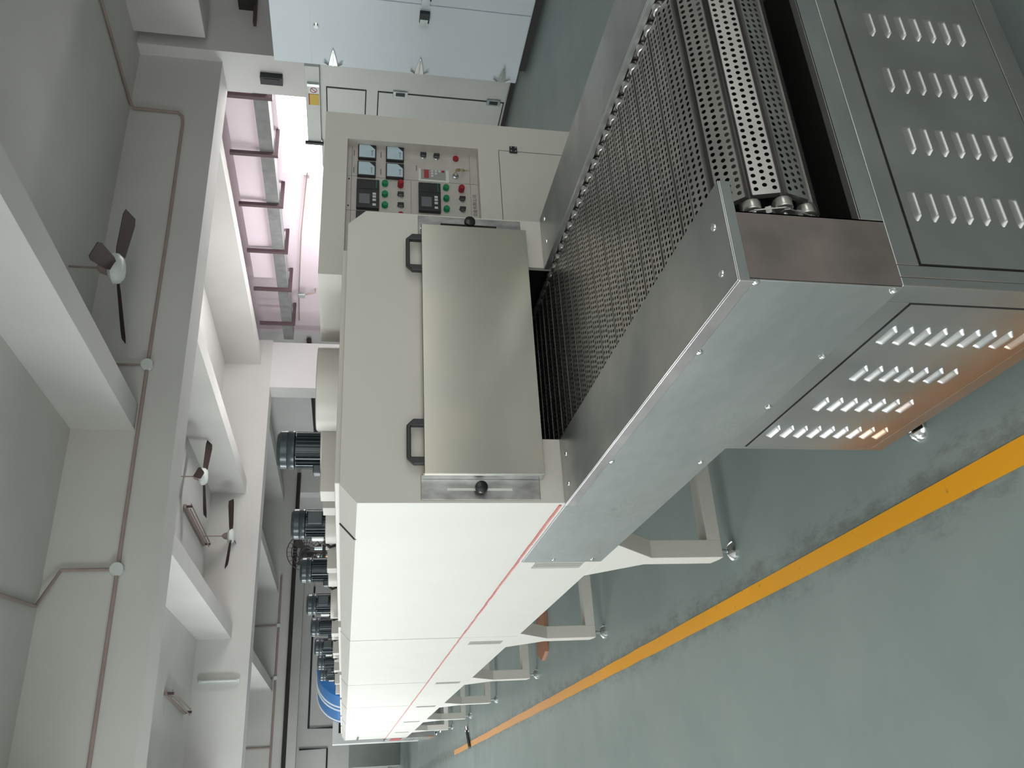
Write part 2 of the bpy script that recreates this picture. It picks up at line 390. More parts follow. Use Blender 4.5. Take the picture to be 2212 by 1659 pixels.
conduit([(9.2, 25.5, 3.2), (-5.9, 25.5, 3.2)], 0.06, 'black pipe along the underside edge of the third beam', 'iron')
conduit([(9.37, 11.3, 2.45), (9.36, 13.0, 2.62), (9.36, 15.0, 2.75), (9.36, 16.2, 2.80)], 0.012, 'thin cable sagging along the pink wall')
conduit([(9.33, 17.0, 2.62), (9.33, 25.4, 2.62)], 0.055, 'dark pipe along the off-white side wall', 'iron')

# ================================================================== CEILING FANS
def ceiling_fan(loc, zr, ang, label):
    t = thing('ceiling_fan', label, 'fan', loc, 'three-bladed ceiling fans')
    x, y, z = loc
    MB().cyl((x, y, z + 0.05), (x, y, zr), 0.010, n=10).build('downrod', M['conduit'], t, smooth=True)
    MB().lathe([(0.02, 0.16), (0.05, 0.13), (0.07, 0.07)], (x, y, z), 20).build('canopy', M['conduit'], t, smooth=True)
    MB().lathe([(0.04, -0.065), (0.10, -0.055), (0.135, -0.02), (0.14, 0.02), (0.12, 0.05), (0.06, 0.07)], (x, y, z), 32).build('motor_housing', M['fanhub'], t, smooth=True)
    for k in range(3):
        a = ang + k * 2 * PI / 3; c, s = math.cos(a), math.sin(a)
        mb = MB()
        def P(u, v, h): return (x + c * u - s * v, y + s * u + c * v, z + h)
        tw = 0.035
        vs = []
        for u, wd in ((0.10, 0.035), (0.20, 0.055), (0.62, 0.075), (0.70, 0.06)):
            vs += [P(u, -wd, tw * wd / 0.07), P(u, wd, -tw * wd / 0.07), P(u, wd, -tw * wd / 0.07 - 0.006), P(u, -wd, tw * wd / 0.07 - 0.006)]
        fs = []
        for q in range(3):
            for e in range(4):
                fs.append((q * 4 + e, q * 4 + (e + 1) % 4, q * 4 + 4 + (e + 1) % 4, q * 4 + 4 + e))
        fs += [(3, 2, 1, 0), (12, 13, 14, 15)]
        mb.add(vs, fs).build('blade', M['blade'], t)
    return t
ceiling_fan((4.37, 6.77, 3.715), ZN, math.atan2(0.63, -0.52), 'nearest ceiling fan with three brown blades, in front of the big beam')
ceiling_fan((4.73, 13.30, 3.92), ZS, math.atan2(0.60, -0.64), 'middle ceiling fan, beyond the big beam beside the tube lamp')
ceiling_fan((4.46, 15.80, 3.76), ZS, math.atan2(-0.45, 0.6), 'farthest ceiling fan, hanging just before the second beam')

# fluorescent fittings
def tube_lamp(p, q, label, tubes=1):
    t = thing('tube_lamp', label, 'lamp', p, 'fluorescent lamp fittings')
    p, q = Vector(p), Vector(q); d = (q - p).normalized(); sd = d.cross(Vector((0, 0, 1))).normalized()
    e = Vector((0, 0, 0.02))
    mb = MB()
    k = [p + sd * .03 - e, p - sd * .03 - e, q - sd * .03 - e, q + sd * .03 - e, p + sd * .03 + e, p - sd * .03 + e, q - sd * .03 + e, q + sd * .03 + e]
    mb.add(k, [(0, 3, 2, 1), (4, 5, 6, 7), (0, 1, 5, 4), (1, 2, 6, 5), (2, 3, 7, 6), (3, 0, 4, 7)]).build('fitting_body', M['conduit'], t)
    for s in (range(tubes) if tubes == 1 else (-1, 1)):
        o = sd * (0.045 * s) - Vector((0, 0, 0.085))
        MB().cyl(p + d * .04 + o, q - d * .04 + o, 0.012, n=12).build('lamp_tube', M['conduit'], t, smooth=True)
    for a in (p + d * 0.03, q - d * 0.03):
        MB().cyl(a, a - Vector((0, 0, 0.11)), 0.022, n=8).build('end_holder', M['bracket'], t)
    return t
tube_lamp((4.37, 13.7, ZS - 0.03), (4.33, 15.9, ZS - 0.03), 'long twin tube lamp on the slab beside the middle fan', 2)
tube_lamp((1.53, 13.9, ZS - 0.03), (1.41, 15.7, ZS - 0.03), 'twin tube lamp on the slab toward the left of the second bay', 2)
t = thing('tube_lamp', 'single tube lamp mounted upright on the second beam', 'lamp', (1.95, 16.25, 3.5), 'fluorescent lamp fittings')
MB().box(1.92, 1.98, 16.24, 16.30, 3.45, 4.15).build('fitting_body', M['fanhub'], t); MB().cyl((1.95, 16.21, 3.5), (1.95, 16.21, 4.1), 0.016, n=12).build('lamp_tube', M['tube'], t)

# ================================================================== LOUVRED PANELS
def louvre(mb, c, along, out, L, h=0.0115, d=0.0095, z=0):
    """hooded slot: half-round ridge along `along`, bulging towards `out`, open below"""
    along, out = Vector(along), Vector(out); up = Vector((0, 0, 1)); c = Vector(c)
    prof = ((0.0, 0.5), (0.12, 0.42), (0.62, 0.0), (0.95, -0.36), (1.0, -0.5), (0.55, -0.5), (0.0, -0.5))
    nu, nv = 10, len(prof) - 1; k = len(mb.v)
    for i in range(nu + 1):
        u = -1 + 2 * i / nu
        e = max(0.0, 1 - max(0, (abs(u) - 0.7) / 0.3) ** 2) ** 0.5
        for o_, z_ in prof:
            mb.v.append(tuple(c + along * (u * L / 2) + up * (h * z_ * (0.45 + 0.55 * e)) + out * (d * o_ * e)))
    for i in range(nu):
        for j in range(nv):
            a = k + i * (nv + 1) + j
            mb.f.append((a, a + 1, a + nv + 2, a + nv + 1))
def zrows(nr): return [0.508 - 0.0392 * i for i in range(9)] if nr == 9 else [0.467 - 0.0385 * i for i in range(7)]

# ================================================================== INFEED CONVEYOR TABLE
X0, X1 = 0.803, 1.911
YF, YO = 1.17, 2.49
cv = thing('infeed_conveyor', 'stainless steel infeed conveyor with perforated slat belt and louvred doors in the foreground', 'conveyor', (1.357, 1.17, 0))
# cabinet skin with door openings: left side, front
cz0, cz1, cyb = 0.105, 0.589, 1.990
sk = MB()
for xx, sgn in ((X0, 1), (X1, -1)):
    xa_, xb_ = xx, xx + sgn * 0.02
    sk.box(xa_, xb_, YF, 1.229, cz0, cz1); sk.box(xa_, xb_, 1.991, 2.005, cz0, cz1)
    sk.box(xa_, xb_, 1.229, 1.991, 0.534, cz1); sk.box(xa_, xb_, 1.229, 1.991, cz0, 0.148)
sk.box(X0 + 0.02, 0.851, YF, YF + 0.02, cz0, cz1); sk.box(1.863, X1 - 0.02, YF, YF + 0.02, cz0, cz1)
sk.box(0.851, 1.863, YF, YF + 0.02, 0.539, cz1); sk.box(0.851, 1.863, YF, YF + 0.02, cz0, 0.157)
sk.box(X0 + 0.02, X1 - 0.02, 1.985, 2.005, cz0, cz1)
sk.build('cabinet_frame', M['louvre'], cv, bevel=0.002)
MB().box(X0 + 0.03, X1 - 0.03, YF + 0.03, 1.98, cz0 + 0.01, cz1 - 0.02).build('cabinet_interior', M['dark'], cv)
# doors
for xx, sgn, nm in ((X0, -1, 'left side'), (X1, 1, 'right side')):
    d = MB().box(xx + sgn * 0.001, xx - sgn * 0.014, 1.233, 1.987, 0.152, 0.530)
    for yc, nr in ((1.352, 9), (1.527, 7), (1.697, 7), (1.872, 9)):
        for z in zrows(nr): louvre(d, (xx + sgn * 0.001, yc, z), (0, 1, 0), (sgn, 0, 0), 0.074)
    d.build('louvred_door', M['louvre'], cv, smooth=True)
d = MB().box(0.855, 1.859, YF - 0.001, YF + 0.014, 0.161, 0.535)
for xc, nr in ((0.995, 9), (1.169, 7), (1.341, 7), (1.51, 7), (1.69, 9)):
    for z in zrows(nr): louvre(d, (xc, YF - 0.001, z + 0.004), (1, 0, 0), (0, -1, 0), 0.076)
d.build('louvred_door', M['louvre'], cv, smooth=True)
# front end plates above the cabinet
MB().box(X0, 0.952, YF, YF + 0.003, cz1, 0.905).box(0.949, 0.952, YF, YF + 0.05, cz1, 0.905).build('end_plate', M['steel_front'], cv)
MB().box(1.762, X1, YF, YF + 0.003, cz1, 0.905).box(1.762, 1.765, YF, YF + 0.05, cz1, 0.905).build('end_plate', M['steel_front'], cv)
MB().box(0.952, 1.762, YF, YF + 0.003, cz1, 0.641).box(0.952, 1.762, YF, YF + 0.02, 0.636, 0.641).build('sill_plate', M['steel'], cv, bevel=0.0015)
# side panels (left runs on past the oven mouth)
MB().box(X0 - 0.004, X0, YF + 0.002, 3.25, 0.589, 0.920).build('side_panel', M['steel'], cv, bevel=0.0018)
MB().box(X1, X1 + 0.004, YF + 0.002, 3.25, 0.589, 0.920).build('side_panel', M['steel'], cv, bevel=0.0018)
MB().box(X0, X1, YF + 0.1, 3.0, 0.589, 0.592).build('drip_tray', M['steel'], cv)
# top flanges with their folded lips
for xo, xi, s in ((X0 - 0.008, 1.021, 1), (X1 + 0.008, 1.693, -1)):
    fl = MB().box(xo, xi, YF - 0.002, YO - 0.001, 0.9225, 0.9255)
    fl.box(xo, xi, YF - 0.002, YF + 0.001, 0.900, 0.9225)
    fl.box(xi, xi - s * 0.003, YF, YO - 0.001, 0.905, 0.9225)
    fl.build('top_flange', M['steel'], cv, bevel=0.0022)
    MB().box(xo - s * 0.0015, xo + s * 0.003, YF - 0.002, YO - 0.001, 0.892, 0.9225).build('flange_lip', M['steel_lip'], cv, bevel=0.0018)
    for px_, py_ in ((xo + s * 0.048, YF + 0.05), (xo + s * 0.15, YF + 0.045), (xo + s * 0.05, 2.42), (xo + s * 0.15, 2.42)):
        MB().lathe([(0.008, 0), (0.0075, 0.0025), (0.004, 0.005), (0, 0.0055)], (px_, py_, 0.9255), 14).build('screw', M['chrome'], cv, smooth=True)
for y, z in ((1.178, 0.885), (1.183, 0.601), (1.451, 0.599), (1.716, 0.597), (1.45, 0.885), (2.1, 0.62), (2.1, 0.885), (3.2, 0.80), (3.2, 0.64)):
    MB().lathe([(0.008, 0), (0.0075, 0.003), (0.004, 0.0055), (0, 0.006)], (X0 - 0.004, y, z), 14, (-1, 0, 0)).build('screw', M['chrome'], cv, smooth=True)
# inner side guards
MB().box(0.957, 0.960, YF + 0.05, YO - 0.001, 0.60, 0.918).build('inner_guard', M['steel_dark'], cv)
MB().box(1.754, 1.757, YF + 0.05, YO - 0.001, 0.60, 0.918).build('inner_guard', M['steel_dark'], cv)

# belt ------------------------------------------------------------
PITCH = 0.0625; RB = 0.118; ZC = 0.770; YC = 1.331
BX0, BX1 = 1.030, 1.662
def belt_mesh():
    """one perforated slat lying flat, centred on y=0, top z=0 (kept with its lips and rod)"""
    mb = MB(); hw = 0.0275; cx = 0.0169; ncol = 37; rowy = (-0.0185, 0.0, 0.0185); cell = 0.0183
    r = 0.0050; K = 12
    x_start = BX0 + ((BX1 - BX0) - ncol * cx) / 2
    T = 0.0
    for ri, yc in enumerate(rowy):
        off = 0 if ri != 1 else cx / 2
        xs = BX0
        for c in range(ncol - (1 if ri == 1 else 0)):
            x0 = x_start + off + c * cx; x1 = x0 + cx; y0 = yc - cell / 2 - 0.0002; y1 = yc + cell / 2 + 0.0002
            if c == 0 and x0 > BX0: mb.add([(BX0, y0, T), (x0, y0, T), (x0, y1, T), (BX0, y1, T)], [(0, 1, 2, 3)])
            last = (c == ncol - 1 - (1 if ri == 1 else 0))
            if last: mb.add([(x1, y0, T), (BX1, y0, T), (BX1, y1, T), (x1, y1, T)], [(0, 1, 2, 3)])
            xc = (x0 + x1) / 2; k = len(mb.v)
            for q in range(K):
                a = 2 * PI * q / K + PI / K; ca, sa = math.cos(a), math.sin(a)
                mb.v.append((xc + r * ca, yc + r * sa, T))
            for q in range(K):
                a = 2 * PI * q / K + PI / K; ca, sa = math.cos(a), math.sin(a)
                sc = min((x1 - x0) / 2 / abs(ca) if abs(ca) > 1e-6 else 9, (y1 - y0) / 2 / abs(sa) if abs(sa) > 1e-6 else 9)
                if q % 3 == 1: mb.v.append((xc + math.copysign((x1 - x0) / 2, ca), yc + math.copysign((y1 - y0) / 2, sa), T))
                else: mb.v.append((xc + sc * ca, yc + sc * sa, T))
            for q in range(K):
                q2 = (q + 1) % K
                mb.f.append((k + q, k + q2, k + K + q2, k + K + q))
    # lips bent down, end caps
    for s in (-1, 1):
        mb.add([(BX0, s * 0.0280, T), (BX1, s * 0.0280, T), (BX1, s * 0.0285, T - 0.012), (BX0, s * 0.0285, T - 0.012)], [(0, 1, 2, 3)])
        mb.add([(BX0, s * 0.0274, T), (BX1, s * 0.0274, T), (BX1, s * 0.0280, T), (BX0, s * 0.0280, T)], [(0, 1, 2, 3)])
    mb.box(BX0 - 0.002, BX0, -0.0275, 0.0275, T - 0.014, T).box(BX1, BX1 + 0.002, -0.0275, 0.0275, T - 0.014, T)
    return mb
sm = belt_mesh()
me_slat = bpy.data.meshes.new('slat'); me_slat.from_pydata(sm.v, [], sm.f); me_slat.materials.append(M['steel_dark'])
me_rod = bpy.data.meshes.new('cross_rod')
rb = MB().cyl((BX0 - 0.03, 0, 0), (BX1 + 0.03, 0, 0), 0.0075, n=12)
me_rod.from_pydata(rb.v, [], rb.f); me_rod.materials.append(M['iron'])
for p in me_rod.polygons: p.use_smooth = len(p.vertices) == 4
off = root_loc(cv)
def path(s):
    """belt path of the chain pitch line: s=0 where the flat run meets the shaft; returns (y,z,angle)"""
    if s >= 0: return (YC + s, ZC + RB, 0.0)
    a = -s / RB
    if a > PI: return (YC + (-s - PI * RB), ZC - RB, PI)
    return (YC - math.sin(a) * RB, ZC + math.cos(a) * RB, a)
S0 = -0.030
def raw_mesh(nm, mb, m, smooth=False):
    me = bpy.data.meshes.new(nm); me.from_pydata(mb.v, [], mb.f); me.materials.append(m)
    bm = bmesh.new(); bm.from_mesh(me); bmesh.ops.recalc_face_normals(bm, faces=bm.faces); bm.to_mesh(me); bm.free()
    if smooth:
        for p in me.polygons: p.use_smooth = len(p.vertices) == 4
    return me
def put(nm, me, x, y, z, a, par):
    o = bpy.data.objects.new(nm, me); COL.objects.link(o); o.parent = par
    o.location = (x - off[0], y - off[1], z - off[2]); o.rotation_euler = (a, 0, 0); return o
me_roller = raw_mesh('chain_roller', MB().lathe([(0.012, -0.011), (0.0185, -0.011), (0.0195, -0.009), (0.0195, 0.009), (0.0185, 0.011), (0.012, 0.011)], (0, 0, 0), 20, (1, 0, 0)).cyl((-0.026, 0, 0), (0.026, 0, 0), 0.006, n=10), M['steel_dark'], True)
h = 0.012; q_ = PITCH / 2
lp = [(-q_ - .01, h * .6), (-q_, h), (q_, h), (q_ + .01, h * .6), (q_ + .01, -h * .6), (q_, -h), (-q_, -h), (-q_ - .01, -h * .6)]
me_link = raw_mesh('chain_link', MB().prism(lp, -0.0015, 0.0015, 'x').lathe([(0.009, -0.008), (0.011, -0.008), (0.011, 0.008), (0.006, 0.011)], (0, 0, 0), 6, (1, 0, 0)), M['steel_dark'])
for k in range(-16, 49):
    s = S0 + k * PITCH
    y, z, a = path(s)
    if k > -15:
        jig = -0.0012 if k % 2 else 0.0012
        put('slat', me_slat, 0, y - math.sin(a) * 0.013 + jig * math.cos(a), z + math.cos(a) * 0.013, a, cv)
    yj, zj, aj = path(s + PITCH / 2)
    put('cross_rod', me_rod, 0, yj - math.sin(aj) * 0.002, zj + math.cos(aj) * 0.002, 0, cv)
    if k > 39 or k < -9: continue
    for xs, sg in ((1.008, 1), (1.684, -1)):
        put('chain_roller', me_roller, xs, yj, zj, 0, cv)
        ym, zm, am = path(s + PITCH)
        put('chain_link', me_link, xs - sg * (0.016 if k % 2 else 0.020), ym, zm, am, cv)
MB().cyl((0.955, YC, ZC), (1.76, YC, ZC), 0.02, n=16).build('shaft', M['steel_dark'], cv, smooth=True)
MB().box(0.96, 1.755, 1.18, 3.0, 0.594, 0.60).box(0.96, 1.755, 1.45, 1.455, 0.6, 0.74).build('belly_pan', M['iron'], cv)
MB().cyl((0.96, 1.30, 0.655), (1.75, 1.30, 0.655), 0.018, n=14).build('return_roller', M['steel'], cv, smooth=True)
# feet
def foot(t, x, y, ztop, r=0.035):
    MB().cyl((x, y, 0.02), (x, y, ztop), 0.009, n=12).build('foot_bolt', M['zinc'], t, smooth=True)
    MB().lathe([(r, 0.0), (r, 0.008), (r * 0.7, 0.022), (0.012, 0.03)], (x, y, 0), 24).build('foot_pad', M['chrome'], t, smooth=True)
for x, y in ((0.85, 1.96), (1.86, 1.96), (0.85, 1.22), (1.86, 1.22)):
    foot(cv, x, y, cz0 + 0.01)

# ================================================================== OVEN MODULES
profU = [(X0, 0.938), (X0, 1.580), (0.862, 1.634), (1.845, 1.634), (X1 - 0.004, 1.572), (X1 - 0.004, 0.938)]
def leg_frame(t, y0):
    """gusseted leg pair with a cross tube and levelling feet; y0 = front face of the post"""
    y1 = y0 + 0.105
    for xa_, xb_ in ((X0, X0 + 0.075), (X1 - 0.079, X1 - 0.004)):
        poly = [(y0 - 0.21, 0.590), (y0, 0.380), (y0, 0.066), (y0 + 0.045, 0.066), (y1, 0.080), (y1, 0.380), (y0 + 0.295, 0.590)]
        # thin side cheek, then a hollow-looking post with gussets
        MB().prism(poly, xa_, xb_, 'x').build('leg', M['paint'], t, bevel=0.002)
    MB().box(X0 + 0.075, X1 - 0.079, y0, y1 - 0.02, 0.066, 0.126).build('cross_tube', M['paint'], t, bevel=0.002)
    for x in (X0 + 0.035, X1 - 0.04): foot(t, x, y0 + 0.035, 0.07, 0.04)
def motor(t, x, y, z0, plate):
    m_ = MB()
    m_.lathe([(0.075, 0), (0.085, 0.005), (0.085, 0.145), (0.07, 0.15)], (x, y, z0), 32)
    for k in range(26):
        a = 2 * PI * k / 26; c, s = math.cos(a), math.sin(a)
        p = Vector((x, y, 0)); q0 = 0.083; q1 = 0.102
        tv = Vector((-s, c, 0)) * 0.0030; rv = Vector((c, s, 0))
        vs = []
        for zz in (z0 + 0.006, z0 + 0.142):
            vs += [p + rv * q0 - tv + Vector((0, 0, zz)), p + rv * q1 - tv + Vector((0, 0, zz)), p + rv * q1 + tv + Vector((0, 0, zz)), p + rv * q0 + tv + Vector((0, 0, zz))]
        m_.add(vs, [(0, 3, 2, 1), (4, 5, 6, 7), (0, 1, 5, 4), (1, 2, 6, 5), (2, 3, 7, 6), (3, 0, 4, 7)])
    mo = m_.build('motor_body', M['motor'], t)
    MB().lathe([(0.100, 0.148), (0.106, 0.152), (0.106, 0.182), (0.103, 0.186), (0.106, 0.190), (0.105, 0.222), (0.088, 0.242), (0.04, 0.246)], (x, y, z0), 40).build('fan_cowl', M['motor'], mo, smooth=True)
    if plate:
        MB().box(x - 0.112, x - 0.100, y - 0.035, y + 0.035, z0 + 0.02, z0 + 0.10).build('nameplate', M['white'], mo)
        MB().box(x - 0.04, x + 0.05, y - 0.150, y - 0.09, z0 + 0.03, z0 + 0.13).build('terminal_box', M['motor'], mo, bevel=0.006)
    else:
        MB().box(x - 0.14, x - 0.09, y - 0.03, y + 0.03, z0 + 0.005, z0 + 0.05).build('terminal_box', M['motor'], mo, bevel=0.006)
    MB().tube([(x - 0.12, y + 0.02, z0 + 0.02), (x - 0.15, y + 0.05, z0 - 0.02), (x - 0.12, y + 0.10, z0 - 0.07)], 0.012, 8).build('cable', M['blackrub'], mo, smooth=True)
def housing(t, x, y, r, zt=1.762):
    MB().lathe([(r, 1.634), (r, zt - 0.004), (r - 0.006, zt)], (x, y, 0), 40).build('blower_housing', M['paint'], t, smooth=True)
def slot(t, y):
    MB().box(X0 - 0.003, X0 + 0.001, y, y + 0.105, 0.655, 0.858).build('vent_plate', M['ventgrey'], t)
    for k in (1, 2):
        MB().box(X0 - 0.0045, X0 - 0.003, y + 0.03 * k, y + 0.03 * k + 0.01, 0.66, 0.853).build('vent_slit', M['aisle'], t)
mods = [(2.49, 5.07), (5.07, 7.28), (7.28, 9.28), (9.28, 11.38), (11.38, 13.1), (13.1, 14.9)]
names = ['oven module with the steel entrance hood, nearest the camera', 'second oven module from the entrance, with a split vent slot',
         'third oven module from the entrance', 'fourth oven module, past the third row of legs',
         'fifth oven module, near the far end of the tunnel', 'last oven module with a metal door handle, at the far end']
MOT = [4.40, 5.81, 7.15, 8.56, 9.81, 11.22, 12.60, 13.88]
LEG = [3.22, 5.20, 7.28, 9.38, 11.45, 13.45]
for i, (ya_, yb_) in enumerate(mods):
    t = thing('tunnel_oven_module', 'cream painted tunnel ' + names[i], 'oven', ((X0 + X1) / 2, ya_, 0), 'cream modules of the tunnel oven')
    g_ = 0.0025
    yS = ya_ + 0.018 if i == 0 else ya_ + g_
    # outer shell (hollow) of the upper and lower casing
    def shell(profile, th, nm, y_a, y_b):
        cx = sum(p[0] for p in profile) / len(profile); zc = (min(p[1] for p in profile) + max(p[1] for p in profile)) / 2
        zt = max(p[1] for p in profile); zb = min(p[1] for p in profile); xm0 = min(p[0] for p in profile); xm1 = max(p[0] for p in profile)
        mb = MB()
        n_ = len(profile)
        inner = []
        for (x, z) in profile:
            inner.append((x + th if x < cx else x - th, z - th if z > zc else z))
        v = [(p[0], y_a, p[1]) for p in profile] + [(p[0], y_b, p[1]) for p in profile] + [(p[0], y_a, p[1]) for p in inner] + [(p[0], y_b, p[1]) for p in inner]
        f = []
        for k in range(n_ - 1):
            f.append((k, k + 1, n_ + k + 1, n_ + k)); f.append((2 * n_ + k, 3 * n_ + k, 3 * n_ + k + 1, 2 * n_ + k + 1))
            f.append((k, 2 * n_ + k, 2 * n_ + k + 1, k + 1)); f.append((n_ + k, n_ + k + 1, 3 * n_ + k + 1, 3 * n_ + k))
        f.append((0, n_, 3 * n_, 2 * n_)); f.append((n_ - 1, 3 * n_ - 1, 4 * n_ - 1, 2 * n_ - 1))
        mb.add(v, f); return mb.build(nm, M['paint'], t)
    up = shell(profU, 0.03, 'upper_casing', yS, yb_ - g_)
    lw = MB().box(X0, X0 + 0.03, yS, yb_ - g_, 0.591, 0.934).box(X1 - 0.034, X1 - 0.004, yS, yb_ - g_, 0.591, 0.934).box(X0 + 0.03, X1 - 0.034, yS, yb_ - g_, 0.591, 0.61)
    lw.build('lower_casing', M['paint'], t)
    # bead along the joint
    bd = MB(); yq = ya_ + (0.02 if i == 0 else 0.002)
    while yq < yb_ - 0.01:
        y2 = min(yq + 0.12, yb_ - 0.002); j = random.uniform(-0.0015, 0.0015)
        bd.box(X0 - 0.0035, X0 + 0.004, yq, y2, 0.932 + j, 0.9405 + j); yq = y2
    bo = bd.build('joint_bead', M['red'], t); bo['label'] = 'red sealing bead'
    MB().box(X0 + 0.03, X1 - 0.034, yb_ - 0.02, yb_ - 0.005, 0.60, 1.60).build('inner_bulkhead', M['dark'], t) if i else None
    if i < 5: MB().box(X0 - 0.0006, X0 + 0.02, yb_ - 0.007, yb_ - 0.001, 0.945, 1.578).build('seam_shade_strip', M['iron'], t)  # dark strip standing in for the shaded gap between modules
    if i == 0: MB().prism([(0.8055, 1.577), (0.8605, 1.628), (0.8605, 1.6365), (0.8585, 1.6365), (0.8015, 1.584), (0.8015, 1.577)], 2.895, 2.905, 'y').build('corner_flange', M['iron'], t)
    # flange tab at chamfer
    MB().prism([(0.8055, 1.577), (0.8605, 1.628), (0.8605, 1.6385), (0.8585, 1.6385), (0.8005, 1.585), (0.8005, 1.577)], yb_ - 0.012, yb_ - 0.002, 'y').build('corner_flange', M['paint'], t)
    MB().box(0.90, 1.80, ya_ + 0.1, yb_ - 0.1, 1.634, 1.652).build('roof_deck', M['paint'], t, bevel=0.003)
    leg_frame(t, LEG[i])
    slot(t, LEG[i] + 0.03 if i else 3.252)
    for ym in MOT:
        if ya_ <= ym < yb_:
            k = MOT.index(ym)
            motor(t, 1.72, ym, 1.755, k % 2 == 1)
            housing(t, 1.76, min(max(ym - 0.10, ya_ + 0.205), yb_ - 0.205), 0.20)
            if ym + 0.36 < yb_: MB().box(1.46, 1.60, ym + 0.22, ym + 0.36, 1.65, 1.752).build('damper_box', M['paint'], t, bevel=0.002)
            if k >= 3: MB().box(1.40, 1.50, ym - 0.2, ym - 0.1, 1.65, 1.745).build('damper_box', M['paint'], t, bevel=0.002)
    if i == 0:
        # front wall with mouth
        face = [(X0, 0.589), (X0, 1.580), (0.862, 1.634), (1.845, 1.634), (X1 - 0.004, 1.572), (X1 - 0.004, 0.589), (1.70, 0.589), (1.70, 1.02), (1.022, 1.02), (1.022, 0.589)]
        MB().prism(face, ya_, ya_ + 0.018, 'y').build('front_wall', M['paint'], t)
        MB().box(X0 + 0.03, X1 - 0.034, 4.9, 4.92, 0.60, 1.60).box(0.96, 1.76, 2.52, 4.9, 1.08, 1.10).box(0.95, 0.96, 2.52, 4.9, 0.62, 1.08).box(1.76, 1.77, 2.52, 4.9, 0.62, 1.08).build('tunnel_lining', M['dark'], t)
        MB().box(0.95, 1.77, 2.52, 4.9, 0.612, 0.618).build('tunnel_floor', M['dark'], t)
        # housing box in front of the first motor, round blower housing behind the hood
        MB().box(1.314, 1.90, 3.90, 4.05, 1.652, 1.745).build('duct_box', M['paint'], t, bevel=0.003)
        housing(t, 1.745, 3.66, 0.20, 1.768)
        # entrance hood
        hx0, hx1, hy = 0.882, 1.828, 2.440
        hd = MB()
        hd.box(hx0, hx1, hy, hy + 0.003, 0.995, 1.378)
        hd.box(hx0, hx0 + 0.003, hy + 0.003, YO - 0.006, 0.995, 1.378).box(hx1 - 0.003, hx1, hy + 0.003, YO - 0.006, 0.995, 1.378)
        hd.box(hx0, hx1, hy, YO - 0.004, 1.375, 1.378)
        ho = hd.build('entrance_hood', M['steel_hood'], t, bevel=0.001)
        for xa_, xb_, sc in ((0.812, hx0 + 0.012, 0.845), (hx1 - 0.012, 1.898, 1.864)):
            MB().box(xa_, xb_, YO - 0.006, YO - 0.001, 1.004, 1.385).build('slide_plate', M['steel_plate'], ho, bevel=0.0015)
            MB().box(sc - 0.004, sc + 0.004, YO - 0.0075, YO - 0.0055, 1.095, 1.303).build('adjusting_slot', M['dark'] if sc > 1 else M['cabwhite'], ho)
            MB().lathe([(0.010, 0), (0.010, 0.012), (0.019, 0.016), (0.021, 0.024), (0.019, 0.033), (0.008, 0.036)], (sc, YO - 0.006, 1.198), 28, (0, -1, 0)).build('knob', M['knobblack'], ho, smooth=True)
            MB().box(xa_ + (0.067 if sc < 1 else -0.003), xa_ + (0.073 if sc < 1 else 0.003), hy + 0.010, YO - 0.008, 1.0, 1.38).build('hinge_strip', M['chrome'], ho)
        for xa_, xb_ in ((0.915, 1.068), (1.632, 1.785)):
            z0_ = 1.372; z1_ = 1.432
            out = [(xa_, z0_), (xa_, z1_ - 0.022), (xa_ + 0.022, z1_), (xb_ - 0.022, z1_), (xb_, z1_ - 0.022), (xb_, z0_), (xb_ - 0.024, z0_), (xb_ - 0.024, z1_ - 0.014), (xa_ + 0.024, z1_ - 0.014), (xa_ + 0.024, z0_)]
            MB().prism(out, hy + 0.002, hy + 0.022, 'y').build('handle', M['black'], ho, bevel=0.003)
    if i == 5:
        MB().box(X0 - 0.03, X0 - 0.002, 13.6, 14.6, 1.38, 1.41).build('door_handle', M['chrome'], t)
        MB().box(X0, X1, 14.88, 14.9, 0.6, 1.6).build('rear_wall', M['paint'], t)

# outfeed end
ox = thing('outfeed_conveyor', 'small steel outfeed conveyor with a red side plate at the far end of the oven', 'conveyor', (1.357, 14.92, 0))
MB().box(X0, X1, 14.92, 16.0, 0.60, 0.92).build('trough', M['steel'], ox, bevel=0.002)
MB().box(X0, X1, 15.1, 15.95, 0.12, 0.60).build('cabinet_frame', M['louvre'], ox, bevel=0.002)
MB().box(X0 - 0.006, X0, 15.0, 15.6, 0.66, 0.84).build('side_plate', M['redlab'], ox)
for x_ in (0.9, 1.8):
    for y_ in (15.2, 15.85): foot(ox, x_, y_, 0.125)
for k in range(9): MB().box(X0 - 0.01, X0, 15.2, 15.7, 0.17 + 0.04 * k, 0.182 + 0.04 * k).build('louvre', M['chrome'], ox)

# ================================================================== CONTROL CABINET
cx0, cx1, cy0, cy1 = 1.960, 2.852, 3.0, 3.575
cc = thing('control_cabinet', 'tall beige control cabinet with recessed instrument panel, beside the oven entrance', 'cabinet', (2.4, 3.0, 0))
rx0, rx1, rz0, rz1 = 2.055, 2.700, 1.056, 1.656; ry = 3.05
b = MB()
b.box(cx0, cx1, cy0, cy0 + 0.012, rz1, 1.758).box(cx0, cx1, cy0, cy0 + 0.012, 0.10, 0.55)
b.box(cx0, rx0, cy0, cy0 + 0.012, rz0, rz1).box(rx1, cx1, cy0, cy0 + 0.012, rz0, rz1)
b.box(cx0, cx1, cy0, cy0 + 0.012, 0.958, rz0).box(2.703, cx1, cy0, cy0 + 0.012, 0.55, 0.958)
b.box(cx0, 2.05, cy0, cy0 + 0.012, 0.55, 0.958)
b.box(cx0, cx0 + 0.012, cy0 + 0.012, cy1, 0.10, 1.758).box(cx1 - 0.012, cx1, cy0 + 0.012, cy1, 0.10, 1.758)
